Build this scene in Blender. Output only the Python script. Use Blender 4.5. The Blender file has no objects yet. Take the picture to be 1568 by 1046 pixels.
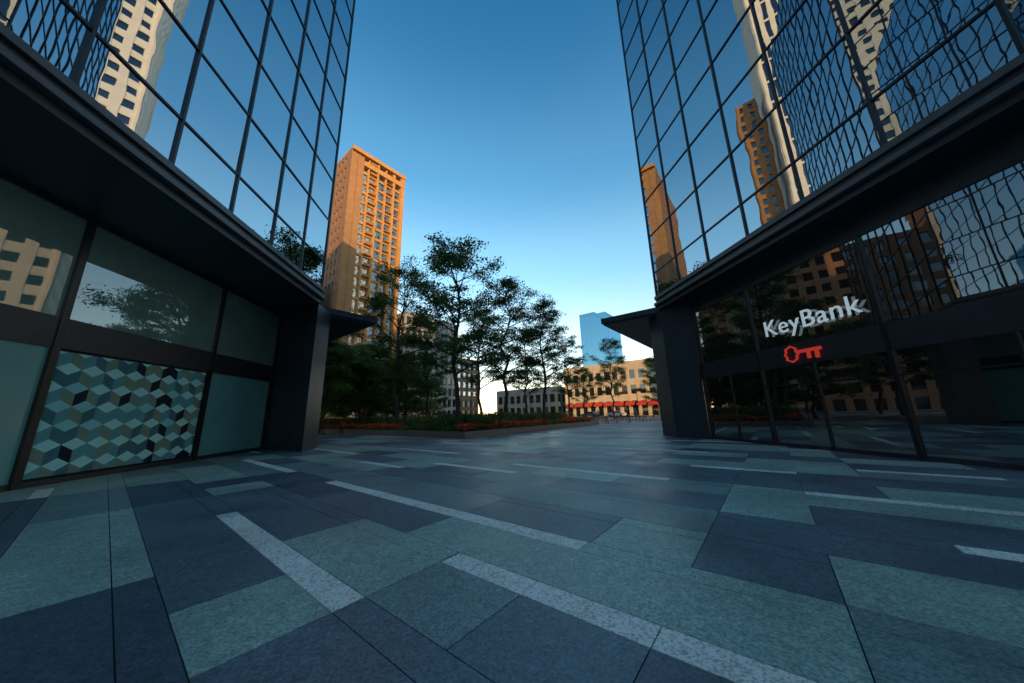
import bpy, math, random
from mathutils import Matrix, Vector, noise
random.seed(7)
S=math.sqrt(.5)
scene=bpy.context.scene
col=scene.collection
# ---------------------------------------------------------------- materials
def nmat(name):
    m=bpy.data.materials.new(name); m.use_nodes=True
    nt=m.node_tree; b=nt.nodes['Principled BSDF']
    return m,nt,b
def mat(name,c,rough=.6,var=.15,scale=3.0,metal=0,bump=0,bscale=30,spec=.5,emit=None,es=0):
    m,nt,b=nmat(name)
    tc=nt.nodes.new('ShaderNodeTexCoord')
    n=nt.nodes.new('ShaderNodeTexNoise'); n.inputs['Scale'].default_value=scale; n.inputs['Detail'].default_value=6
    nt.links.new(tc.outputs['Object'],n.inputs['Vector'])
    r=nt.nodes.new('ShaderNodeValToRGB')
    r.color_ramp.elements[0].position=.3; r.color_ramp.elements[1].position=.7
    r.color_ramp.elements[0].color=(c[0]*(1-var),c[1]*(1-var),c[2]*(1-var),1)
    r.color_ramp.elements[1].color=(min(1,c[0]*(1+var)),min(1,c[1]*(1+var)),min(1,c[2]*(1+var)),1)
    nt.links.new(n.outputs['Fac'],r.inputs['Fac']); nt.links.new(r.outputs['Color'],b.inputs['Base Color'])
    b.inputs['Roughness'].default_value=rough; b.inputs['Metallic'].default_value=metal
    b.inputs['Specular IOR Level'].default_value=spec
    if bump:
        n2=nt.nodes.new('ShaderNodeTexNoise'); n2.inputs['Scale'].default_value=bscale; n2.inputs['Detail'].default_value=4
        nt.links.new(tc.outputs['Object'],n2.inputs['Vector'])
        bp=nt.nodes.new('ShaderNodeBump'); bp.inputs['Strength'].default_value=bump; bp.inputs['Distance'].default_value=.01
        nt.links.new(n2.outputs['Fac'],bp.inputs['Height']); nt.links.new(bp.outputs['Normal'],b.inputs['Normal'])
    if emit:
        b.inputs['Emission Color'].default_value=(*emit,1); b.inputs['Emission Strength'].default_value=es
    return m
def stone(name,c,speck=.45,rough=.45):
    m,nt,b=nmat(name)
    tc=nt.nodes.new('ShaderNodeTexCoord')
    def N(s,d):
        n=nt.nodes.new('ShaderNodeTexNoise'); n.inputs['Scale'].default_value=s; n.inputs['Detail'].default_value=d
        nt.links.new(tc.outputs['Object'],n.inputs['Vector']); return n
    n1=N(48,3); n2=N(.9,5); n3=N(9,4)
    r1=nt.nodes.new('ShaderNodeMapRange'); r1.inputs[1].default_value=.3; r1.inputs[2].default_value=.7; r1.inputs[3].default_value=1-speck; r1.inputs[4].default_value=1+speck
    nt.links.new(n1.outputs['Fac'],r1.inputs[0])
    r2=nt.nodes.new('ShaderNodeMapRange'); r2.inputs[1].default_value=.3; r2.inputs[2].default_value=.7; r2.inputs[3].default_value=.8; r2.inputs[4].default_value=1.2
    nt.links.new(n2.outputs['Fac'],r2.inputs[0])
    r3=nt.nodes.new('ShaderNodeMapRange'); r3.inputs[1].default_value=.3; r3.inputs[2].default_value=.7; r3.inputs[3].default_value=.86; r3.inputs[4].default_value=1.14
    nt.links.new(n3.outputs['Fac'],r3.inputs[0])
    mu=nt.nodes.new('ShaderNodeMath'); mu.operation='MULTIPLY'; nt.links.new(r1.outputs[0],mu.inputs[0]); nt.links.new(r2.outputs[0],mu.inputs[1])
    mu2=nt.nodes.new('ShaderNodeMath'); mu2.operation='MULTIPLY'; nt.links.new(mu.outputs[0],mu2.inputs[0]); nt.links.new(r3.outputs[0],mu2.inputs[1])
    vm=nt.nodes.new('ShaderNodeVectorMath'); vm.operation='SCALE'; vm.inputs[0].default_value=c
    nt.links.new(mu2.outputs[0],vm.inputs['Scale']); nt.links.new(vm.outputs[0],b.inputs['Base Color'])
    rr=nt.nodes.new('ShaderNodeMapRange'); rr.inputs[1].default_value=.3; rr.inputs[2].default_value=.7; rr.inputs[3].default_value=rough-.1; rr.inputs[4].default_value=rough+.12
    nt.links.new(n2.outputs['Fac'],rr.inputs[0]); nt.links.new(rr.outputs[0],b.inputs['Roughness'])
    bp=nt.nodes.new('ShaderNodeBump'); bp.inputs['Strength'].default_value=.3; bp.inputs['Distance'].default_value=.004
    nt.links.new(n1.outputs['Fac'],bp.inputs['Height']); nt.links.new(bp.outputs['Normal'],b.inputs['Normal'])
    return m
def glass(name,refl,base,fac,wave=.012,wscale=.7,rough=.01):
    m=bpy.data.materials.new(name); m.use_nodes=True; nt=m.node_tree; nt.nodes.clear()
    o=nt.nodes.new('ShaderNodeOutputMaterial'); mx=nt.nodes.new('ShaderNodeMixShader')
    g=nt.nodes.new('ShaderNodeBsdfGlossy'); g.inputs['Color'].default_value=(*refl,1); g.inputs['Roughness'].default_value=rough
    d=nt.nodes.new('ShaderNodeBsdfDiffuse'); 
    tc=nt.nodes.new('ShaderNodeTexCoord')
    nb=nt.nodes.new('ShaderNodeTexNoise'); nb.inputs['Scale'].default_value=1.3; nb.inputs['Detail'].default_value=3
    nt.links.new(tc.outputs['Object'],nb.inputs['Vector'])
    rp=nt.nodes.new('ShaderNodeValToRGB'); rp.color_ramp.elements[0].color=(*[x*.8 for x in base],1); rp.color_ramp.elements[1].color=(*[x*1.2 for x in base],1)
    nt.links.new(nb.outputs['Fac'],rp.inputs['Fac']); nt.links.new(rp.outputs['Color'],d.inputs['Color'])
    lw=nt.nodes.new('ShaderNodeFresnel'); lw.inputs['IOR'].default_value=1.5
    mr=nt.nodes.new('ShaderNodeMapRange'); mr.inputs[1].default_value=0.04; mr.inputs[2].default_value=1; mr.inputs[3].default_value=fac; mr.inputs[4].default_value=1
    nt.links.new(lw.outputs[0],mr.inputs[0]); nt.links.new(mr.outputs[0],mx.inputs[0])
    nt.links.new(d.outputs[0],mx.inputs[1]); nt.links.new(g.outputs[0],mx.inputs[2]); nt.links.new(mx.outputs[0],o.inputs[0])
    if wave:
        n=nt.nodes.new('ShaderNodeTexNoise'); n.inputs['Scale'].default_value=wscale; n.inputs['Detail'].default_value=1.0
        nt.links.new(tc.outputs['Object'],n.inputs['Vector'])
        bp=nt.nodes.new('ShaderNodeBump'); bp.inputs['Strength'].default_value=1; bp.inputs['Distance'].default_value=wave
        nt.links.new(n.outputs['Fac'],bp.inputs['Height']); nt.links.new(bp.outputs['Normal'],g.inputs['Normal'])
    return m
def leafmat(name,c):
    m=bpy.data.materials.new(name); m.use_nodes=True; nt=m.node_tree; nt.nodes.clear()
    o=nt.nodes.new('ShaderNodeOutputMaterial'); mx=nt.nodes.new('ShaderNodeMixShader'); mx.inputs[0].default_value=.4
    d=nt.nodes.new('ShaderNodeBsdfDiffuse'); t=nt.nodes.new('ShaderNodeBsdfTranslucent')
    tc=nt.nodes.new('ShaderNodeTexCoord'); n=nt.nodes.new('ShaderNodeTexNoise'); n.inputs['Scale'].default_value=.8
    nt.links.new(tc.outputs['Object'],n.inputs['Vector'])
    rp=nt.nodes.new('ShaderNodeValToRGB'); rp.color_ramp.elements[0].position=.35; rp.color_ramp.elements[1].position=.65
    rp.color_ramp.elements[0].color=(*[x*.65 for x in c],1); rp.color_ramp.elements[1].color=(*[x*1.4 for x in c],1)
    nt.links.new(n.outputs['Fac'],rp.inputs[0]); nt.links.new(rp.outputs[0],d.inputs[0]); nt.links.new(rp.outputs[0],t.inputs[0])
    nt.links.new(d.outputs[0],mx.inputs[1]); nt.links.new(t.outputs[0],mx.inputs[2]); nt.links.new(mx.outputs[0],o.inputs[0])
    return m
# ---------------------------------------------------------------- mesh builder
class MB:
    def __init__(s,frame='w'): s.v=[];s.f=[];s.m=[];s.fr=frame
    def P(s,x,y,z): return ((x-y)*S,(x+y)*S,z) if s.fr=='g' else (x,y,z)   # g frame: x=b , y=a
    def face(s,pts,m=0):
        i=len(s.v); s.v+= [s.P(*p) for p in pts]; s.f.append(tuple(range(i,i+len(pts)))); s.m.append(m)
    def box(s,x0,x1,y0,y1,z0,z1,m=0):
        i=len(s.v)
        s.v+=[s.P(x,y,z) for z in (z0,z1) for x,y in ((x0,y0),(x1,y0),(x1,y1),(x0,y1))]
        s.f+=[(i+3,i+2,i+1,i),(i+4,i+5,i+6,i+7),(i,i+1,i+5,i+4),(i+1,i+2,i+6,i+5),(i+2,i+3,i+7,i+6),(i+3,i,i+4,i+7)]; s.m+=[m]*6
    def prism(s,poly,z0,z1,m=0):
        n=len(poly); i=len(s.v)
        s.v+=[s.P(x,y,z0) for x,y in poly]+[s.P(x,y,z1) for x,y in poly]
        s.f.append(tuple(range(i+n-1,i-1,-1))); s.f.append(tuple(range(i+n,i+2*n))); s.m+=[m,m]
        for k in range(n):
            j=(k+1)%n; s.f.append((i+k,i+j,i+n+j,i+n+k)); s.m.append(m)
    def cyl(s,c,r,z0,z1,n=16,m=0,r2=None):
        r2=r if r2 is None else r2
        i=len(s.v)
        for z,rr in ((z0,r),(z1,r2)):
            s.v+=[s.P(c[0]+rr*math.cos(2*math.pi*k/n),c[1]+rr*math.sin(2*math.pi*k/n),z) for k in range(n)]
        s.f.append(tuple(range(i+n-1,i-1,-1))); s.f.append(tuple(range(i+n,i+2*n))); s.m+=[m,m]
        for k in range(n):
            j=(k+1)%n; s.f.append((i+k,i+j,i+n+j,i+n+k)); s.m.append(m)
    def build(s,name,mats,parent=None,smooth=False):
        me=bpy.data.meshes.new(name); me.from_pydata(s.v,[],s.f)
        for mm in mats: me.materials.append(mm)
        me.polygons.foreach_set('material_index',s.m)
        if smooth: me.polygons.foreach_set('use_smooth',[True]*len(s.f))
        me.update()
        o=bpy.data.objects.new(name,me); col.objects.link(o)
        if parent: o.parent=parent
        return o
def empty(name,loc=(0,0,0),rz=0):
    e=bpy.data.objects.new(name,None); col.objects.link(e); e.location=loc; e.rotation_euler=(0,0,rz); return e
# ---------------------------------------------------------------- palette
M_dark=mat('dark_metal',(.030,.034,.044),.38,.2,2)
M_frame=mat('black_frame',(.016,.017,.021),.35,.2,4)
M_trim=mat('bronze_trim',(.10,.105,.115),.35,.15,3)
M_pier=mat('pier_metal',(.040,.049,.066),.4,.2,1.2)
M_soffit=mat('soffit',(.024,.027,.034),.5,.2,1)
M_glassU=glass('mirror_glass',(.58,.65,.70),(.015,.02,.03),.72,.0027,.8)
M_glassT=glass('teal_window_glass',(.75,.82,.85),(.20,.38,.36),.24,.003,.6)
M_glassF=glass('frosted_teal_glass',(.7,.8,.85),(.16,.44,.45),.05,.002,.6,.15)
M_glassD=glass('dark_window_glass',(.68,.69,.70),(.012,.013,.016),.46,.003,.6)
# ---------------------------------------------------------------- ground + paving
g=MB(); R=3000
g.face([(-R,-R,0),(R,-R,0),(R,R,0),(-R,R,0)])
g.build('ground',[mat('joint_grout',(.035,.037,.04),.9,.3,2)])
tones=[stone('paver_light',(.385,.48,.41)),stone('paver_blue',(.145,.185,.215)),stone('paver_mid',(.235,.305,.29)),stone('paver_dark',(.10,.125,.157)),
       stone('paver_white_granite',(1.0,.88,.77),.5,.5)]
A0,MA=-.20,1.05; B0,MBK=1.345,1.07
bars={0:[(2.95,7.30)],2:[(1.92,8.60),(11.1,16.3)],1:[(-4.4,2.97)],6:[(-6.5,-.2),(2.0,6.4)],4:[(-6.6,-1.27),(8.9,11.3)],5:[(5.4,8.7),(14,19.3)],8:[(-.2,1.96),(-9,-5)],9:[(-3.3,-1.3)],
      -2:[(12.4,14)],-3:[(-3,0)],11:[(2,6)],13:[(6,10),(-4,0)],15:[(0,4)],17:[(9,14)],3:[(19,23)],7:[(10,14)],10:[(12,15)]}
forced={}
def fz(k,m0,m1,t):
    for m in range(m0,m1): forced[(k,m)]=t
fz(0,3,4,0); fz(0,1,3,1); fz(0,4,6,1); fz(0,6,9,1); fz(-1,5,9,0); fz(-1,2,5,3)
fz(1,3,5,0); fz(1,2,3,2); fz(1,1,2,1); fz(1,-2,1,3); fz(1,5,8,1)
fz(2,1,2,0); fz(2,2,4,0) ; fz(2,0,1,0); fz(2,4,7,1); fz(2,-2,0,2)
fz(3,1,2,0); fz(3,0,1,1); fz(3,-1,0,0); fz(3,-3,-1,0); fz(3,2,4,1); fz(3,4,7,2)
fz(4,0,1,1); fz(4,1,2,2); fz(4,-2,0,1); fz(4,2,5,2); fz(4,-4,-2,0)
fz(5,0,1,0); fz(5,-3,0,1); fz(5,1,4,1); fz(6,0,1,0); fz(6,-2,0,0); fz(6,1,3,2); fz(6,-5,-2,2)
p=MB('g'); gap=.005; zt=.012
def slab(b0,b1,a0,a1,t):
    z=zt+random.uniform(-.001,.001)
    p.box(b0+gap,b1-gap,a0+gap,a1-gap,.0005,z,t)
for k in range(-16,68):
    b1=B0+MBK*k; b0=b1-MBK+.27
    bl=bars.get(k,[])
    if k not in bars or abs(k)>9:
        if random.random()<.5:
            s0=random.uniform(-20,50); bl=bl+[(A0+MA*round(s0),A0+MA*round(s0+random.choice([2,3,4,5])))]
    m=-26
    while m<56:
        f=forced.get((k,m))
        if f is not None:
            n=1
            while forced.get((k,m+n))==f: n+=1
            t=f
        else:
            n=random.choice([1,2,2,3,3,4]); t=random.choices([0,1,2,3],[.30,.34,.2,.16])[0]
            for q in range(1,n+1):
                if (k,m+q) in forced: n=q; break
        a0=A0+MA*m; a1=A0+MA*(m+n)
        slab(b0,b1,a0,a1,t)
        segs=[(a0,a1)]
        for s0,s1 in bl:
            ns=[]
            for u,v in segs:
                if s1<=u or s0>=v: ns.append((u,v)); continue
                if s0>u: ns.append((u,s0))
                if s1<v: ns.append((s1,v))
            segs=ns
        for u,v in segs:
            if v-u>.05: slab(b1,b1+.27,u,v,t)
        m+=n
    for s0,s1 in bl:
        u=s0
        while u<s1-.05:
            v=min(s1,u+MA); slab(b1,b1+.27,u,v,4); u=v
p.build('plaza_paving',tones)
# streets
M_asph=mat('asphalt',(.05,.05,.053),.85,.25,1.5,bump=.3); M_paint=mat('road_paint',(.75,.74,.70),.6,.1,4); M_kerb=mat('kerb_stone',(.32,.31,.3),.8,.15,3)
r=MB('g'); r.face([(-120,64,.006),(76,64,.006),(76,80,.006),(-120,80,.006)]); r.face([(76,-120,.006),(90,-120,.006),(90,200,.006),(76,200,.006)])
r.build('road',[M_asph])
r=MB('g')
for i in range(-30,18): r.face([(i*4,71.9,.010),(i*4+2,71.9,.010),(i*4+2,72.05,.010),(i*4,72.05,.010)])
for i in range(-28,30): r.face([(82.9,i*4,.010),(83.05,i*4,.010),(83.05,i*4+2,.010),(82.9,i*4+2,.010)])
r.build('road_markings',[M_paint])
r=MB('g'); r.box(-120,75.8,63.7,63.98,0,.13); r.box(-120,75.8,80.02,80.3,0,.13); r.box(90.02,90.3,-120,200,0,.13); r.box(75.7,75.98,-120,63.6,0,.13)
r.build('kerb',[M_kerb])
# ---------------------------------------------------------------- curtain wall
def curtain(gl,fr,P0,P1,n,ts,zs,mg=0,fm=0,depth=.06,w=.065):
    d=Vector((P1[0]-P0[0],P1[1]-P0[1])); L=d.length; d/=L
    def pt(t,z,o): return (P0[0]+d.x*t+n[0]*o,P0[1]+d.y*t+n[1]*o,z)
    def obox(t0,t1,z0,z1,o0,o1):
        i=len(fr.v)
        fr.v+=[pt(t,z,o) for z in (z0,z1) for t,o in ((t0,o0),(t1,o0),(t1,o1),(t0,o1))]
        fr.f+=[(i+3,i+2,i+1,i),(i+4,i+5,i+6,i+7),(i,i+1,i+5,i+4),(i+1,i+2,i+6,i+5),(i+2,i+3,i+7,i+6),(i+3,i,i+4,i+7)]; fr.m+=[fm]*6
    for i in range(len(ts)-1):
        for j in range(len(zs)-1):
            tx=random.gauss(0,.0022); tz=random.gauss(0,.0022); w2=(ts[i+1]-ts[i])/2; h2=(zs[j+1]-zs[j])/2
            c=[pt(ts[i],zs[j],-tx*w2-tz*h2),pt(ts[i+1],zs[j],tx*w2-tz*h2),pt(ts[i+1],zs[j+1],tx*w2+tz*h2),pt(ts[i],zs[j+1],-tx*w2+tz*h2)]
            gl.face(c,mg)
    for t in ts: obox(t-w/2,t+w/2,zs[0],zs[-1],-.05,depth)
    for z in zs: obox(ts[0]-.02,ts[-1]+.02,z-w*.5,z+w*.5,-.045,depth*.7)
ZS=[8.15,9.6]+[9.6+2.45*i for i in range(1,20)]
ZT=ZS[-1]
def office(name,XU,XL,yc,bay,side,pierpoly,lower):
    e=empty(name)
    gl=MB(); fr=MB()
    n=(-side,0)
    L=30; nb=int(L/bay)
    curtain(gl,fr,(XU,yc),(XU,yc-nb*bay),n,[i*bay for i in range(nb+1)],ZS)
    q=(XU+side*18,yc+18); nn=(-side*S,S); LL=math.hypot(18,18); nb2=int(LL/bay)
    curtain(gl,fr,(XU,yc),q,nn,[i*LL/nb2 for i in range(nb2+1)],ZS)
    gl.build('mirror_glass',[M_glassU],e); fr.build('mullions',[M_frame],e)
    yn=yc-nb*bay
    b=MB()
    c=.12
    poly=[(XU+side*c,yn),(XU+side*c,yc-.05),(XU+side*18,yc+18-.15),(XU+side*36,yc),(XU+side*36,yn)]
    if side<0: poly=poly[::-1]
    b.prism(poly[::-1],8.2,ZT-.05)
    b.build('core',[M_dark],e)
    f=MB()
    def band(o,z0,z1,m):
        pl=[(XU-side*o,yn),(XU-side*o,yc+o*.4),(XU+side*18,yc+18+o*1.4),(XU+side*36,yc),(XU+side*36,yn)]
        if side<0: pl=pl[::-1]
        f.prism(pl[::-1],z0,z1,m)
    band(.14,7.93,8.11,1); band(.05,7.70,7.927,0); band(.20,7.55,7.697,1); band(.02,7.30,7.547,0)
    f.build('fascia',[M_dark,M_trim],e)
    pp=MB(); pp.prism(pierpoly,0.0,7.297); 
    pp.build('corner_pier',[M_pier],e)
    lower(e,XL,side,yn)
    return e
def lowerL(e,X,side,yn):
    w=MB(); g2=MB()
    w.box(X-8,X-.10,yn,18.7,0,7.29,0)
    ys=[18.45,14.42,9.42,4.42,-.58,-5.58,-10.58]
    w.box(X-.099,X+.06,yn,18.69,3.50,4.32,0)
    w.box(X-.099,X+.05,yn,18.69,0.013,.16,0)
    w.box(X-.099,X+.05,yn,18.69,7.18,7.293,0)
    for y in ys: w.box(X-.098,X+.09,y-.08,y+.08,.02,7.29,1)
    w.box(X-.098,X+.07,18.47,18.7,.02,7.29,0)
    w.build('lower_frames',[M_dark,M_frame],e)
    for i in range(len(ys)-1):
        y1=ys[i]-.08; y0=ys[i+1]+.08
        t=random.gauss(0,.002)
        g2.face([(X+t,y1,4.32),(X-t,y0,4.32),(X-t,y0,7.18),(X+t,y1,7.18)][::-1],0)
        if i!=1: g2.face([(X,y1,.16),(X,y0,.16),(X,y0,3.5),(X,y1,3.5)][::-1],1)
    g2.build('lower_glass',[M_glassT,M_glassF],e)
XLL=-11.09
office('glass_office_building',-8.05,XLL,16.45,2.1,-1,[(-8.12,16.5),(-8.2,18.1),(-11.2,20.6),(-11.3,18.71)],lowerL)
XRL=11.75
def lowerR(e,X,side,yn):
    w=MB(); g2=MB()
    w.box(X+.10,X+8,yn,15.6,0,7.29,0)
    w.box(X-.05,X+.099,yn,15.55,6.55,7.29,0)
    w.box(X-.06,X+.099,yn,15.54,2.98,3.78,0)
    w.box(X-.05,X+.099,yn,15.55,.013,.14,0)
    ys=[15.3,11.9,7.65,3.4,-.85,-5.1,-9.35,-12]
    for y in ys: w.box(X-.08,X+.098,y-.05,y+.05,.02,6.6,1)
    for y in [13.6,9.8,5.5,1.2]: w.box(X-.05,X+.098,y-.03,y+.03,.02,2.98,1)
    w.box(X-.045,X+.097,yn,15.5,2.25,2.30,1)
    w.build('lower_frames',[M_dark,M_frame],e)
    for i in range(len(ys)-1):
        y1=ys[i]-.05; y0=ys[i+1]+.05; t=random.gauss(0,.003)
        g2.face([(X+t,y1,3.78),(X-t,y0,3.78),(X-t,y0,6.55),(X+t,y1,6.55)],0)
        t=random.gauss(0,.003)
        g2.face([(X+t,y1,.14),(X-t,y0,.14),(X-t,y0,2.98),(X+t,y1,2.98)],0)
    g2.build('lower_glass',[M_glassD],e)
office('glass_office_building',10.75,XRL,16.9,2.2,1,[(10.82,16.9),(11.78,15.55),(14,18.2),(10.95,18.4)],lowerR)
def canopy(b0,b1,a0,a1,z):
    c=MB('g'); c.box(b0,b1,a0,a1,z,z+.34,0); c.box(b0+.1,b1-.12,a0+.12,a1-.1,z-.12,z-.002,1)
    c.build('entrance_canopy',[M_pier,M_soffit])
canopy(5.75,9.73,18.6,31,7.25)
canopy(19.9,33,4.2,8.1,7.25)
# ---------------------------------------------------------------- mosaic panel
def clip(poly,x0,x1,y0,y1):
    def cl(pl,ins,inter):
        o=[]
        for i in range(len(pl)):
            a=pl[i-1]; b=pl[i]
            if ins(b):
                if not ins(a): o.append(inter(a,b))
                o.append(b)
            elif ins(a): o.append(inter(a,b))
        return o
    def lx(v): return lambda a,b:(v,a[1]+(b[1]-a[1])*(v-a[0])/(b[0]-a[0]))
    def ly(v): return lambda a,b:(a[0]+(b[0]-a[0])*(v-a[1])/(b[1]-a[1]),v)
    for ins,it in ((lambda p:p[0]>=x0,lx(x0)),(lambda p:p[0]<=x1,lx(x1)),(lambda p:p[1]>=y0,ly(y0)),(lambda p:p[1]<=y1,ly(y1))):
        if len(poly)<3: return []
        poly=cl(poly,ins,it)
    return poly
mz=MB(); r0=.335; Wd=r0*math.sqrt(3); x0,x1,y0,y1=9.56,14.28,.22,3.44
rnd=random.Random(3)
for j in range(-1,9):
    for i in range(-1,11):
        cx=x0+Wd*(i+.5*(j%2)); cy=y0+1.5*r0*j+.1
        h=[(cx+r0*math.cos(math.radians(90+60*k)),cy+r0*math.sin(math.radians(90+60*k))) for k in range(6)]
        nav=rnd.random()<.3
        for k,(rh,cs) in enumerate(((((cx,cy),h[1],h[0],h[5]),(0,0,4,0,0)),(((cx,cy),h[3],h[2],h[1]),(2,2,2,1,5)),(((cx,cy),h[5],h[4],h[3]),(1,1,1,2,5)))):
            t=rnd.choice(cs)
            if nav and k==1+(i+j)%2: t=3
            pl=clip(list(rh),x0,x1,y0,y1)
            if len(pl)>=3: mz.face([(XLL+.012,y,z) for y,z in pl],t)
mz.box(XLL-.05,XLL+.008,x0-.06,x1+.06,y0-.05,y1+.05,3)
mo=mz.build('cube_pattern_mosaic',[mat('tile_aqua',(.46,.94,.96),.6,.06,2,spec=.2),mat('tile_teal',(.13,.42,.46),.6,.08,2,spec=.2),mat('tile_olive',(.22,.36,.28),.6,.08,2,spec=.2),mat('tile_navy',(.008,.02,.04),.5,.15,2,spec=.2),mat('tile_pale',(.30,.74,.78),.6,.08,2,spec=.2),mat('tile_slate',(.07,.22,.27),.6,.15,2,spec=.2)])
# ---------------------------------------------------------------- bank sign
M_led=mat('sign_white',(.8,.85,.9),.4,.02,2,emit=(.72,.92,1),es=.35)
M_red=mat('sign_red',(.6,.04,.03),.4,.05,2,emit=(1,.08,.045),es=.3)
es=empty('bank_sign')
tc=bpy.data.curves.new('letters','FONT'); tc.body='KeyBank'; tc.size=1.0; tc.extrude=.018; tc.offset=.0; tc.space_character=1.08
to=bpy.data.objects.new('letters',tc); col.objects.link(to); tc.materials.append(M_led)
bpy.context.view_layer.update(); sc=3.3/to.dimensions.x
to.matrix_world=Matrix(((0,0,-1,XRL-.14),(-1,0,0,11.3),(0,1,0,4.24),(0,0,0,1)))@Matrix.Scale(sc,4)
to.parent=es
st=MB(); st.box(XRL-.12,XRL-.06,8.1,11.2,4.40,4.43); st.build('mounting_rail',[M_frame],es)
ek=empty('key_logo_sign')
k=MB(); KS=.88
def kp(u,v): return (10.66-u*KS,3.38+v*KS)
def seg(u0,v0,u1,v1,w=.055):
    d=Vector((u1-u0,v1-v0)); d.normalize(); nn=Vector((-d.y,d.x))*w/2; e2=d*w/2
    pts=[(u0-e2.x+nn.x,v0-e2.y+nn.y),(u1+e2.x+nn.x,v1+e2.y+nn.y),(u1+e2.x-nn.x,v1+e2.y-nn.y),(u0-e2.x-nn.x,v0-e2.y-nn.y)]
    i=len(k.v); dz=random.uniform(0,.004)
    for X in (XRL-.14-dz,XRL-.09): k.v+=[(X,*kp(u,v)) for u,v in pts]
    k.f+=[(i,i+1,i+2,i+3),(i+7,i+6,i+5,i+4)]+[(i+q,i+4+q,i+4+(q+1)%4,i+(q+1)%4) for q in range(4)]; k.m+=[0]*6
hd=[(.0,.0),(.08,.12),(.05,.22),(.17,.27),(.28,.33),(.40,.27),(.50,.20),(.48,.10),(.56,.06),(.56,-.06),(.48,-.10),(.5,-.20),(.40,-.27),(.28,-.33),(.17,-.27),(.05,-.22),(.08,-.12)]
for i in range(len(hd)): seg(*hd[i-1],*hd[i])
seg(.56,.05,1.42,.05,.13); seg(.98,-.02,.98,-.22,.12); seg(1.30,-.02,1.30,-.24,.13)
k.build('key_outline',[M_red],ek)
# ---------------------------------------------------------------- grid buildings (g frame : x=b y=a)
def grid_building(name,b0,b1,a0,a1,H,bay,fl,pw,bh,mw,mg,z0=0,top=1.2,proud=.35,parent=None,base=0):
    e=parent or empty(name)
    c=MB('g'); c.box(b0,b1,a0,a1,z0,H-.2,0); c.build('glazing',[mg],e)
    w=MB('g')
    nb=max(1,round((b1-b0)/bay)); na=max(1,round((a1-a0)/bay))
    for i in range(nb+1):
        x=b0+(b1-b0)*i/nb
        w.box(x-pw/2,x+pw/2,a0-proud,a0+.1,z0,H); w.box(x-pw/2,x+pw/2,a1-.1,a1+proud,z0,H)
    for i in range(na+1):
        y=a0+(a1-a0)*i/na
        w.box(b0-proud,b0+.1,y-pw/2,y+pw/2,z0,H); w.box(b1-.1,b1+proud,y-pw/2,y+pw/2,z0,H)
    w.build('piers',[mw],e)
    w=MB('g'); q=proud-.06
    z=z0+base if base else z0+fl
    while z<H-.8:
        w.box(b0-q,b1+q,a0-q,a1+q,z-bh/2,z+bh/2); z+=fl
    w.box(b0-q-.12,b1+q+.12,a0-q-.12,a1+q+.12,H-top,H+.05)
    w.build('spandrels',[mw],e)
    return e
M_tan=mat('tan_concrete',(.50,.25,.075),.8,.12,.6,bump=.2); M_tan2=mat('brown_brick',(.26,.145,.08),.85,.15,.8); M_tan3=mat('tan_brick',(.34,.18,.075),.85,.12,.8)
M_cream=mat('cream_stone',(.66,.56,.40),.8,.08,.5); M_white=mat('white_concrete',(.76,.72,.63),.8,.08,.5); M_grey=mat('grey_concrete',(.36,.34,.30),.8,.15,.5)
M_bw=glass('building_window',(.55,.72,.90),(.02,.05,.08),.7,.01,.3,.03)
M_bwd=glass('building_window_dark',(.45,.5,.55),(.012,.015,.02),.25,.01,.3,.05)
M_blue=glass('blue_glass',(.35,.75,1.0),(.03,.16,.30),.55,.01,.2,.05)
e=empty('tan_high_rise_tower')
c=MB('g'); c.box(32.9,49.2,84.1,112,0,78.0); c.build('glazing',[M_bw],e)
w=MB('g')
w.box(32.7,36.4,83.7,84.3,0,79.0,2)
w.box(34.4,34.6,83.62,83.75,0,78.0,1)
for i,(u0,u1) in enumerate(((37.7,38.1),(40.3,40.9),(43.2,43.6),(45.6,46.3),(48.4,49.6))): w.box(u0,u1,83.1 if i in(1,3,4) else 83.4,84.3,0,77.6 if i<4 else 78.5,0)
z=3.4
while z<77:
    w.box(36.4,49.5,83.82,84.3,z-.35,z+.35,0)
    w.box(38.1,40.3,82.9,83.9,z+.3,z+.42,0); w.box(43.6,45.6,82.9,83.9,z+.3,z+.42,0); w.box(38.1,40.3,82.88,82.96,z+.42,z+1.0,2)
    z+=3.3
w.box(36.35,49.7,83.0,84.3,74.6,76.2,0); w.box(32.6,49.8,82.85,112.2,78.0,79.2,0)
w.box(34,46,90,106,79.2,82.2,1)
w.box(32.55,33.1,83.72,85.3,0,78.9,1)
y=85.6
while y<112: 
    w.box(32.5,33.0,y,y+1.15,0,78.4,1); y+=2.3
z=2.0
while z<78: w.box(32.56,33.0,85.3,112,z-.75,z+.75,1); z+=3.3
w.box(48.9,49.6,84.3,112,0,78,0)
w.build('facade',[M_tan,M_tan2,M_tan3],e)
e=empty('blue_glass_tower')
grid_building('',165.2,184,71,80,57,3,4,.25,.5,M_blue,M_blue,parent=e,proud=.1)
grid_building('',184.3,208,72,82,62,3,4,.25,.5,M_blue,M_blue,parent=e,proud=.1)
e=empty('cream_commercial_building')
grid_building('',93.5,115,16,52,15.6,2.6,4.4,.9,1.9,M_cream,M_bwd,parent=e,base=5.2)
aw=MB('g')
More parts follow.
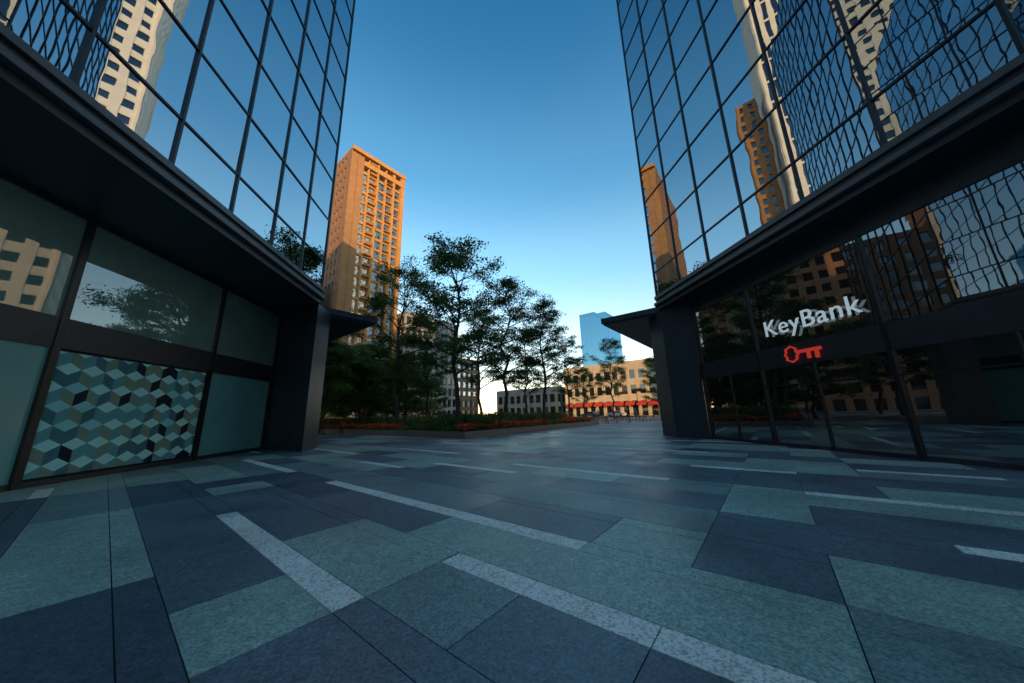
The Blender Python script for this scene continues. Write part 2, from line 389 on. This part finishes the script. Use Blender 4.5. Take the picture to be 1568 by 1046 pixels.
for i in range(11):
    y=17+i*3.2
    i0=len(aw.v); aw.v+=[aw.P(*q) for q in ((93.1,y,4.1),(93.1,y+2.7,4.1),(91.6,y+2.7,3.2),(91.6,y,3.2),(91.6,y,2.9),(91.6,y+2.7,2.9))]
    aw.f+=[(i0,i0+1,i0+2,i0+3),(i0+3,i0+2,i0+5,i0+4)]; aw.m+=[0,0]
aw.build('red_awning',[mat('awning_red',(.65,.05,.035),.7,.1,2)],e)
grid_building('stone_office_building',53,74,84,100,33,2.2,3.6,.55,1.1,M_grey,M_bwd)
grid_building('cream_corner_building',93.5,112,56,82,10,3,4.2,.8,1.5,M_grey,M_bwd)
grid_building('brick_office_building',76,96,96,120,24,3,3.8,1.0,1.5,M_tan2,M_bw)
grid_building('brick_apartment_building',-30,28,86,108,38,3,3.4,1.2,1.4,M_tan2,M_bwd)
def centre(x,y): return ((x+y)*S,(y-x)*S)
def tower_at(name,x,y,wb,wa,H,bay,fl,pw,bh,mw,mg):
    b,a=centre(x,y); grid_building(name,b-wb/2,b+wb/2,a-wa/2,a+wa/2,H,bay,fl,pw,bh,mw,mg)
tower_at('white_grid_tower',72,61,26,26,160,3.0,3.5,1.35,1.7,M_white,M_bwd)
tower_at('ribbed_tower',112,62,30,34,175,2.2,3.6,1.1,.6,M_white,M_bwd)
tower_at('tan_slab_tower',-66,75,4.5,5.5,96,2.6,3.3,1.2,1.2,M_tan3,M_bwd)
tower_at('cream_ribbed_tower',-79,64,25,22,175,2.2,7.2,1.2,.7,M_white,M_bwd)
tower_at('grey_grid_tower',-110,30,30,24,90,3,3.6,1.2,1.4,M_white,M_bwd)
bb=empty('sun_blocker_block');  # unseen block added behind the camera to keep low sun off the plaza
w=MB(); w.box(-60,60,-120,-90,0,55); w.build('glazing',[M_bwd],bb)
w=MB()
for i in range(41): w.box(-60.5+i*3,-59.5+i*3,-90.1,-89.6,0,55.5)
for i in range(15): w.box(-60.4,60.4,-90.05,-89.68,3.7*i+2.6,3.7*i+4)
w.build('facade',[M_white],bb)
# ---------------------------------------------------------------- trees
M_bark=mat('bark',(.065,.053,.042),.9,.3,6,bump=.5)
M_l1=leafmat('leaf_green',(.085,.140,.055)); M_l2=leafmat('leaf_dark',(.055,.100,.045)); M_l3=leafmat('leaf_bright',(.14,.22,.07))
def tube(mb,pts,rs,n=6,m=0):
    base=len(mb.v)
    for i,(p_,r_) in enumerate(zip(pts,rs)):
        d=(pts[min(i+1,len(pts)-1)]-pts[max(i-1,0)]).normalized()
        u=d.cross(Vector((1,.3,.1))).normalized(); v=d.cross(u)
        for k_ in range(n):
            a=2*math.pi*k_/n; q=p_+u*math.cos(a)*r_+v*math.sin(a)*r_; mb.v.append(tuple(q))
    for i in range(len(pts)-1):
        for k_ in range(n):
            j=(k_+1)%n; mb.f.append((base+i*n+k_,base+i*n+j,base+(i+1)*n+j,base+(i+1)*n+k_)); mb.m.append(m)
def tree_mesh(name,seed,H=15,Rc=4.2,leaves=95,zl=.26,lsz=.17,bright=.25,keep=.8,cs=(.4,.85),s0=2):
    rn=random.Random(seed); mb=MB()
    def wob(s): return Vector((rn.gauss(0,s),rn.gauss(0,s),rn.gauss(0,s*.6)))
    tp=[Vector((0,0,0))]; N=9
    for i in range(1,N+1): tp.append(Vector((0,0,H*.93*i/N))+Vector((rn.gauss(0,.13),rn.gauss(0,.13),0))*(i**.5))
    tube(mb,tp,[.19*(1-.9*i/N)+.02 for i in range(N+1)],8)
    cl=[]
    nbr=28
    for i in range(nbr):
        f=(i+rn.random())/nbr; hz=zl+(.97-zl)*f
        x=hz*N; k_=min(int(x),N-1); base=tp[k_].lerp(tp[k_+1],x-k_)
        az=i*2.4+rn.gauss(0,.35)
        prof=math.sin(math.pi*(f*.78+.20))**.6
        L=Rc*prof*rn.uniform(.6,1.2)
        up=rn.uniform(.25,.6)+.35*f
        pts=[base]; dirv=Vector((math.cos(az),math.sin(az),up)).normalized()
        for s_ in range(5):
            dirv=(dirv+wob(.13)+Vector((0,0,-.02))).normalized(); pts.append(pts[-1]+dirv*L/5)
        tube(mb,pts,[.075*(1-.8*q/5)*(1.2-.6*f) for q in range(6)],5)
        for s_ in range(s0,6):
            for rep in range(2):
                a2=az+rn.choice((-1,1))*rn.uniform(.4,1.3); l2=L*rn.uniform(.18,.42)*(1.15-s_*.08)
                d2=Vector((math.cos(a2),math.sin(a2),rn.uniform(.0,.5))).normalized()
                e2=pts[s_]+d2*l2+wob(.1)
                tube(mb,[pts[s_],pts[s_].lerp(e2,.5)+wob(.05),e2],[.025,.016,.007],3)
                if rn.random()<keep-.12*f: cl.append((e2,rn.uniform(*cs)))
        cl.append((pts[-1],rn.uniform(*cs)))
    cl.append((tp[-1],.7)); cl.append((tp[-1]+Vector((.2,.1,.5)),.5))
    for c_,r_ in cl:
        n=int(leaves*r_*r_*1.6)
        tone=rn.random()
        for q in range(n):
            o=Vector((rn.gauss(0,.45),rn.gauss(0,.45),rn.gauss(0,.45)))
            o=Vector((o.x*r_*1.25,o.y*r_*1.25,o.z*r_*.5-.12*r_*(o.x*o.x+o.y*o.y)))
            pos=c_+o
            nrm=Vector((rn.gauss(0,.7),rn.gauss(0,.7),1)).normalized()
            u=nrm.cross(Vector((rn.gauss(0,1),rn.gauss(0,1),.1))).normalized(); v=nrm.cross(u)
            l=lsz*rn.uniform(.6,1.3); wd=l*.5
            i0=len(mb.v)
            mb.v+=[tuple(pos-u*l*.5),tuple(pos+v*wd*.5),tuple(pos+u*l*.5),tuple(pos-v*wd*.5)]
            mb.f.append((i0,i0+1,i0+2,i0+3))
            t_=rn.random(); mb.m.append(3 if t_<bright*(.3+tone*1.4) else (1 if t_<.65 else 2))
    me=bpy.data.meshes.new(name); me.from_pydata(mb.v,[],mb.f)
    for mm in (M_bark,M_l1,M_l2,M_l3): me.materials.append(mm)
    me.polygons.foreach_set('material_index',mb.m); me.update(); return me
TM=[tree_mesh('locust_a',1,15,4.3,125,lsz=.21,bright=.5,keep=.9,cs=(.42,.86)),tree_mesh('locust_b',5,15,4.6,125,lsz=.21,bright=.5,keep=.9,cs=(.42,.86)),tree_mesh('locust_c',11,15,4.2,120,lsz=.21,bright=.5,keep=.88,cs=(.42,.84))]
TG=[tree_mesh('leafy_a',21,10,3.8,140,.16,.26,.9,.9,(.5,.9)),tree_mesh('leafy_b',23,10,3.6,140,.18,.26,.85,.9,(.5,.9))]
def tree(me,x,y,z,H,H0,wide=1,name='honey_locust_tree'):
    o=bpy.data.objects.new(name,me); col.objects.link(o); o.location=(x,y,z); s_=H/H0; o.scale=(s_*wide,s_*wide,s_); o.rotation_euler=(0,0,random.uniform(0,6.28)); return o
def pol(az,D): return D*math.sin(math.radians(az)),D*math.cos(math.radians(az))
for az,D,H,i,wd in ((-3.6,24.5,15.6,0,.95),(-13.3,29.5,15.6,1,.8),(5.2,29,14.2,2,1.0),(.7,36,14.0,1,.9),(12,30.5,12.4,0,.95),(-8.5,39,13.5,2,.9),(9,41,12.5,1,.9),(16.2,42,11.6,2,.85)):
    tree(TM[i],*pol(az,D),.36,H,15,wd)
for az,D,H,i in ((-24.5,37,9.5,0),(-21.5,46,11,1),(-17.5,50,12,0),(-14.5,58,11.5,1),(-24,56,12,0),(-8,62,8,1),(-19,40,8.0,1),(-12,46,8.5,0)):
    tree(TG[i],*pol(az,D),0,H,10,1.15,'shade_tree')
tree(TM[2],*pol(23.6,62),0,15.5,15,.85); tree(TM[0],*pol(30.8,50),0,9.5,15,1.0); tree(TM[1],*pol(19,66),0,10.5,15,.9)
for x,y,H,i in ((27,34,14,0),(34,30,15,1),(30,42,14,2),(-26,33,13,0),(-30,38,14,1),(-36,33,14,2),(40,40,14,0)):
    tree(TM[i],x,y,0,H,15,1.1)
# ---------------------------------------------------------------- planter
e=empty('raised_planter')
pb0,pb1,pa0,pa1=14.5,35.0,15.6,39.6
M_gran=stone('planter_granite',(.11,.12,.135),.3,.4)
w=MB('g'); wt=.38; h=.42
w.box(pb0,pb1,pa0,pa0+wt,.012,h); w.box(pb0,pb1,pa1-wt,pa1,.012,h); w.box(pb0,pb0+wt,pa0+wt+.003,pa1-wt-.003,.012,h); w.box(pb1-wt,pb1,pa0+wt+.003,pa1-wt-.003,.012,h)
w.build('granite_kerb',[M_gran],e)
w=MB('g'); w.box(pb0+wt,pb1-wt,pa0+wt,pa1-wt,.012,.36); w.build('soil',[mat('soil',(.05,.035,.025),.95,.3,4,bump=.6)],e)
def scatter(name,n,fn,mats,size,hfn,parent=None):
    rn=random.Random(name); mb=MB('g')
    for i in range(n):
        b_,a_=fn(rn); z_=hfn(rn,b_,a_); mi=rn.randrange(len(mats)); s_=size*rn.uniform(.6,1.4)
        c_=Vector(mb.P(b_,a_,z_)); nrm=Vector((rn.gauss(0,.8),rn.gauss(0,.8),.8)).normalized()
        u=nrm.cross(Vector((rn.gauss(0,1),rn.gauss(0,1),.1))).normalized(); v=nrm.cross(u); i0=len(mb.v)
        mb.v+=[tuple(c_-u*s_),tuple(c_+v*s_*.5),tuple(c_+u*s_),tuple(c_-v*s_*.5)]; mb.f.append((i0,i0+1,i0+2,i0+3)); mb.m.append(mi)
    return mb.build(name,mats,parent)
def edgepos(rn,w0,w1):
    if rn.random()<.5: return rn.uniform(pb0+.45,pb1-.45),pa0+rn.uniform(w0,w1)
    return pb0+rn.uniform(w0,w1),rn.uniform(pa0+.45,pa1-.45)
hn=lambda b_,a_:.5+.5*noise.noise(Vector((b_*.55,a_*.55,0)))
scatter('ground_cover_plants',30000,lambda rn:edgepos(rn,.42,2.6),[M_l1,M_l3,M_l3],.06,lambda rn,b_,a_:.36+rn.random()*(.14+.46*hn(b_,a_)),e)
scatter('hedge_plants',30000,lambda rn:edgepos(rn,2.8,5.5),[M_l1,M_l3],.08,lambda rn,b_,a_:.36+rn.random()*(.7+.9*hn(b_,a_)),e)
M_fl=mat('flower_orange',(.85,.2,.04),.7,.2,3); M_fr=mat('flower_red',(.75,.04,.04),.7,.2,3)
def fpos(rn):
    while True:
        b_,a_=edgepos(rn,.45,1.9)
        if noise.noise(Vector((b_*.35,a_*.35,5)))>-.05: return b_,a_
scatter('flowers',9000,fpos,[M_fl,M_fr,M_fr],.07,lambda rn,b_,a_:.5+rn.random()*(.18+.40*hn(b_,a_)),e)
e=empty('raised_planter'); w=MB('g'); w.box(14.5,30,46,58,.012,.42); w.build('granite_kerb',[M_gran],e)
scatter('hedge_plants_rear',22000,lambda rn:(rn.uniform(14.8,29.7),rn.uniform(46.3,57.7)),[M_l1,M_l3],.09,lambda rn,b_,a_:.4+rn.random()*(.5+.9*hn(b_,a_)),e)
# ---------------------------------------------------------------- furniture
M_wood=mat('bench_wood',(.16,.09,.05),.6,.2,6)
def bench(x,y,rz):
    e=empty('park_bench',(x,y,.012),rz)
    m=MB()
    for i in range(5): m.box(-.9,.9,-.22+i*.1,-.14+i*.1,.43,.46)
    for i in range(3): m.box(-.9,.9,.26+i*.015,.285+i*.015,.55+i*.12,.64+i*.12)
    m.build('slats',[M_wood],e)
    m=MB()
    for s_ in (-.8,.74):
        m.box(s_,s_+.06,-.22,-.17,0,.428); m.box(s_,s_+.06,.2,.255,0,.9); m.box(s_,s_+.06,-.169,.199,.38,.428)
    m.build('legs',[M_frame],e)
def table(x,y,rz=0):
    e=empty('cafe_table',(x,y,.012),rz); m=MB(); m.cyl((0,0),.4,.72,.75,20); m.cyl((0,0),.035,.03,.72,10); m.cyl((0,0),.25,0,.03,16); m.build('top_and_post',[M_trim],e)
def chair(x,y,rz):
    e=empty('cafe_chair',(x,y,.012),rz); m=MB(); m.box(-.21,.21,-.21,.21,.44,.47)
    for sx in(-.2,.17):
        m.box(sx,sx+.03,-.2,-.17,0,.44); m.box(sx,sx+.03,.18,.21,0,.88)
    for i in range(4): m.box(-.168,.168,.185,.205,.56+i*.08,.6+i*.08)
    m.build('frame',[M_frame],e)
for az,D,rz in ((18.5,38,.4),(21.5,40,.2),(25,42,-.1)): bench(*pol(az,D),rz)
bench(*pol(-22.5,34),.8); bench(*pol(-24,44),.8)
for i,az in enumerate((17,19.5,22.5,25.5,28.5,30.8)):
    x,y=pol(az,47+(i%2)*3); table(x,y)
    for kx in range(3):
        a=kx*2.1+i; chair(x+.75*math.cos(a),y+.75*math.sin(a),a-math.pi/2)
e=empty('metal_railing'); m=MB()
x0_,y0_=pol(15.5,54); x1_,y1_=pol(33,51); n=44
for i in range(n+1):
    t=i/n; x=x0_+(x1_-x0_)*t; y=y0_+(y1_-y0_)*t; m.cyl((x,y),.035 if i%4==0 else .015,0,1.05,6)
m.build('posts',[M_frame],e)
m=MB()
for z_ in (.15,.6,1.05): tube(m,[Vector((x0_,y0_,z_)),Vector((x1_,y1_,z_))],[.03,.03],6)
m.build('rails',[M_frame],e)
x,y=pol(-20.6,40.5); m=MB(); m.cyl((x,y),.27,.012,.95,20,r2=.30); m.cyl((x,y),.33,.953,1.02,20); m.cyl((x,y),.16,1.023,1.10,20,r2=.1); m.build('trash_can',[M_frame])
def lamp(x,y):
    e=empty('street_lamp',(x,y,0)); m=MB(); m.cyl((0,0),.16,0,.5,12,r2=.09); m.cyl((0,0),.07,.5,5.6,10,r2=.05); m.box(-.05,1.1,-.05,.05,5.55,5.65); m.box(.6,1.3,-.14,.14,5.45,5.548); m.build('pole',[M_frame],e)
for az,D in ((27.5,66),(9.5,64),(-1,66)): lamp(*pol(az,D))
M_tyre=mat('tyre',(.02,.02,.02),.8); M_cg=glass('car_glass',(.7,.75,.8),(.01,.01,.012),.2,0)
def car(x,y,rz,paint):
    e=empty('parked_car',(x,y,.01),rz)
    prof=[(-2.2,.35),(-2.25,.75),(-2.1,.95),(-1.75,1.0),(-1.2,1.42),(.35,1.45),(1.05,1.0),(1.95,.88),(2.2,.7),(2.22,.35)]
    m=MB(); i0=0; n=len(prof)
    for yy,ins in ((-.88,0),(-.80,1),(.80,1),(.88,0)):
        for px_,pz in prof:
            t=.12 if pz>1.1 else 0
            m.v.append((px_,yy*(1-t),pz if not ins else pz+.02))
    for r_ in range(3):
        for q in range(n):
            j=(q+1)%n; m.f.append((i0+r_*n+q,i0+r_*n+j,i0+(r_+1)*n+j,i0+(r_+1)*n+q)); m.m.append(0)
    m.f.append(tuple(range(i0,i0+n))); m.f.append(tuple(range(i0+4*n-1,i0+3*n-1,-1))); m.m+=[0,0]
    m.build('body',[paint],e)
    m=MB()
    for sy in(-1,1):
        for pl in ([(-1.6,1.02),(-1.15,1.36),(-.4,1.38),(-.4,1.02)],[(-.3,1.02),(-.3,1.38),(.3,1.39),(.9,1.02)]):
            m.face([(a,sy*.893,b) for a,b in pl])
    m.face([(1.02,-.68,1.06),(1.02,.68,1.06),(.42,.62,1.45),(.42,-.62,1.45)]); m.build('windows',[M_cg],e)
    m=MB()
    for wx in(-1.4,1.4):
        for sy in(-.9,.68):
            i0=len(m.v); n=16
            for yy in (sy,sy+.22): m.v+=[(wx+.33*math.cos(2*math.pi*q/n),yy,.33+.33*math.sin(2*math.pi*q/n)) for q in range(n)]
            m.f+=[tuple(range(i0,i0+n)),tuple(range(i0+2*n-1,i0+n-1,-1))]+[(i0+q,i0+(q+1)%n,i0+n+(q+1)%n,i0+n+q) for q in range(n)]; m.m+=[0]*(n+2)
    m.build('wheels',[M_tyre],e)
pw_=mat('car_white',(.75,.75,.74),.25,.02); pr_=mat('car_red',(.4,.03,.03),.25,.02); pg_=mat('car_grey',(.15,.16,.17),.25,.02)
def gw(b_,a_): return ((b_-a_)*S,(a_+b_)*S)
for b_,a_,pm in ((40,66.5,pw_),(47,66.5,pr_),(53,66.5,pw_),(34,66.4,pg_),(61,66.5,pg_)): car(*gw(b_,a_),math.pi/4,pm)
for b_,a_,pm in ((78,30,pw_),(78,37,pg_),(78,46,pr_)): car(*gw(b_,a_),math.pi*.75,pm)
def person(x,y,rz,shirt,trous,seed):
    rn=random.Random(seed); s=.16*rn.uniform(.6,1.3)
    J={'pel':(0,0,.96,.15),'sp':(0,0,1.15,.135),'ch':(0,.01,1.36,.165),'nk':(0,.01,1.50,.06),'hd':(0,.03,1.60,.09),'ht':(0,.01,1.71,.085),
       'hl':(.10,0,.90,.10),'kl':(.11,s,.50,.065),'al':(.11,s*.9,.09,.045),'tl':(.12,s*.9+.17,.04,.035),
       'hr':(-.10,0,.90,.10),'kr':(-.11,-s*.3,.50,.065),'ar':(-.11,-s*1.4,.11,.045),'tr':(-.12,-s*1.4+.17,.04,.035),
       'sl':(.19,0,1.42,.06),'el':(.25,-s*.5,1.15,.042),'wl':(.25,-s*.2+.08,.92,.032),'fl':(.25,-s*.2+.11,.83,.028),
       'sr':(-.19,0,1.42,.06),'er':(-.25,s*.4,1.15,.042),'wr':(-.25,s*.8+.06,.92,.032),'fr':(-.25,s*.8+.1,.83,.028)}
    ks=list(J); E=[('pel','sp'),('sp','ch'),('ch','nk'),('nk','hd'),('hd','ht'),('pel','hl'),('hl','kl'),('kl','al'),('al','tl'),('pel','hr'),('hr','kr'),('kr','ar'),('ar','tr'),('ch','sl'),('sl','el'),('el','wl'),('wl','fl'),('ch','sr'),('sr','er'),('er','wr'),('wr','fr')]
    me=bpy.data.meshes.new('pedestrian'); me.from_pydata([J[k_][:3] for k_ in ks],[(ks.index(a),ks.index(b)) for a,b in E],[])
    o=bpy.data.objects.new('pedestrian',me); col.objects.link(o); o.location=(x,y,.012); o.rotation_euler=(0,0,rz)
    md=o.modifiers.new('skin','SKIN'); md.use_smooth_shade=True
    for i,k_ in enumerate(ks): me.skin_vertices[0].data[i].radius=(J[k_][3],J[k_][3]*(.75 if k_ in('ch','sp','pel') else 1)); me.skin_vertices[0].data[i].use_root=(i==0)
    o.modifiers.new('sub','SUBSURF').levels=1; o.modifiers['sub'].render_levels=1
    m,nt,b=nmat('clothes'); t=nt.nodes.new('ShaderNodeTexCoord'); sp=nt.nodes.new('ShaderNodeSeparateXYZ'); nt.links.new(t.outputs['Object'],sp.inputs[0])
    dv=nt.nodes.new('ShaderNodeMath'); dv.operation='DIVIDE'; dv.inputs[1].default_value=1.8; nt.links.new(sp.outputs['Z'],dv.inputs[0])
    rp=nt.nodes.new('ShaderNodeValToRGB'); rp.color_ramp.interpolation='CONSTANT'; cr=rp.color_ramp
    cr.elements[0].position=0; cr.elements[0].color=(.02,.02,.02,1); cr.elements[1].position=.05; cr.elements[1].color=(*trous,1)
    for ps,c_ in ((.55,shirt),(.835,(.38,.22,.15)),(.925,(.03,.02,.015))): el=cr.elements.new(ps); el.color=(*c_,1)
    nt.links.new(dv.outputs[0],rp.inputs[0]); nt.links.new(rp.outputs[0],b.inputs['Base Color']); b.inputs['Roughness'].default_value=.8
    me.materials.append(m)
for i,(az,D,sh,tr_) in enumerate(((14.6,44,(.02,.02,.03),(.02,.03,.05)),(9.8,50,(.3,.05,.04),(.03,.03,.04)),(-10.5,47,(.35,.35,.36),(.04,.05,.08)),(-9.9,47.3,(.06,.09,.15),(.03,.03,.03)),(21,52,(.5,.5,.5),(.05,.05,.08)),(27,49,(.1,.12,.2),(.1,.1,.1)),(-15.5,52,(.2,.05,.05),(.03,.04,.07)))):
    person(*pol(az,D),i*1.3,sh,tr_,i)
# ---------------------------------------------------------------- light
SUN_EL,SUN_AZ=9.0,168.0
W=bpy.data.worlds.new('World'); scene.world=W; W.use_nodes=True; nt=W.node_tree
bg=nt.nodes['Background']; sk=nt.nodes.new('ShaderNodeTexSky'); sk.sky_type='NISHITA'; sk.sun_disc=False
sk.sun_elevation=math.radians(SUN_EL); sk.sun_rotation=math.radians(SUN_AZ); sk.altitude=1600; sk.air_density=1.0; sk.dust_density=.6; sk.ozone_density=3.0
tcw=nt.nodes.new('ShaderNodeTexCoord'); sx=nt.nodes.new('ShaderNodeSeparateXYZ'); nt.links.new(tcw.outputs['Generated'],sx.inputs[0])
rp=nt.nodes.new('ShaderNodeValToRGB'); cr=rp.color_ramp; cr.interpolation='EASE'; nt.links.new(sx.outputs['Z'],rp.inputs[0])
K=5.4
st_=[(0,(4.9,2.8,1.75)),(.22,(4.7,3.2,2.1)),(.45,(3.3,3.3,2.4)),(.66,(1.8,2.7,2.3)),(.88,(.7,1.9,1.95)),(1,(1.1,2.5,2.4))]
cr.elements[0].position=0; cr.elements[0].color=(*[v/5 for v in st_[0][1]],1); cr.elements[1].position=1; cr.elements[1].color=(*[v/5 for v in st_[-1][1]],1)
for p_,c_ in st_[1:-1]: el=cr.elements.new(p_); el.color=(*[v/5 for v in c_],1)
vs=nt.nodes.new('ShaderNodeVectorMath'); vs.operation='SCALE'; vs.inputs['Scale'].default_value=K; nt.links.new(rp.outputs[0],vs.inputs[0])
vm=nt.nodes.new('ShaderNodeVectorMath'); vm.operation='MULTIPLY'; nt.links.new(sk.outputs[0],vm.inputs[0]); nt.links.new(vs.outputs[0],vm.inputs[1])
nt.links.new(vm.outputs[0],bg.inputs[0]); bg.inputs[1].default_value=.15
L=bpy.data.lights.new('sun','SUN'); L.energy=3.8; L.angle=math.radians(.5); L.color=(1,.60,.24)
lo=bpy.data.objects.new('sun',L); col.objects.link(lo)
el,az=math.radians(SUN_EL),math.radians(SUN_AZ)
dv=Vector((math.sin(az)*math.cos(el),math.cos(az)*math.cos(el),math.sin(el))); lo.rotation_euler=dv.to_track_quat('Z','Y').to_euler()
# ---------------------------------------------------------------- camera
c=bpy.data.cameras.new('camera'); c.sensor_width=36; c.lens=485/1568*36; c.clip_end=6000; c.clip_start=.05
co=bpy.data.objects.new('camera',c); col.objects.link(co)
Rm=Matrix.Rotation(math.radians(-6.5),4,'Z')@Matrix.Rotation(math.radians(90+12.8),4,'X')@Matrix.Rotation(math.radians(-1.5),4,'Z')
co.matrix_world=Matrix.Translation((0,0,1.5))@Rm
scene.camera=co
scene.view_settings.view_transform='Standard'; scene.view_settings.look='None'; scene.view_settings.exposure=0
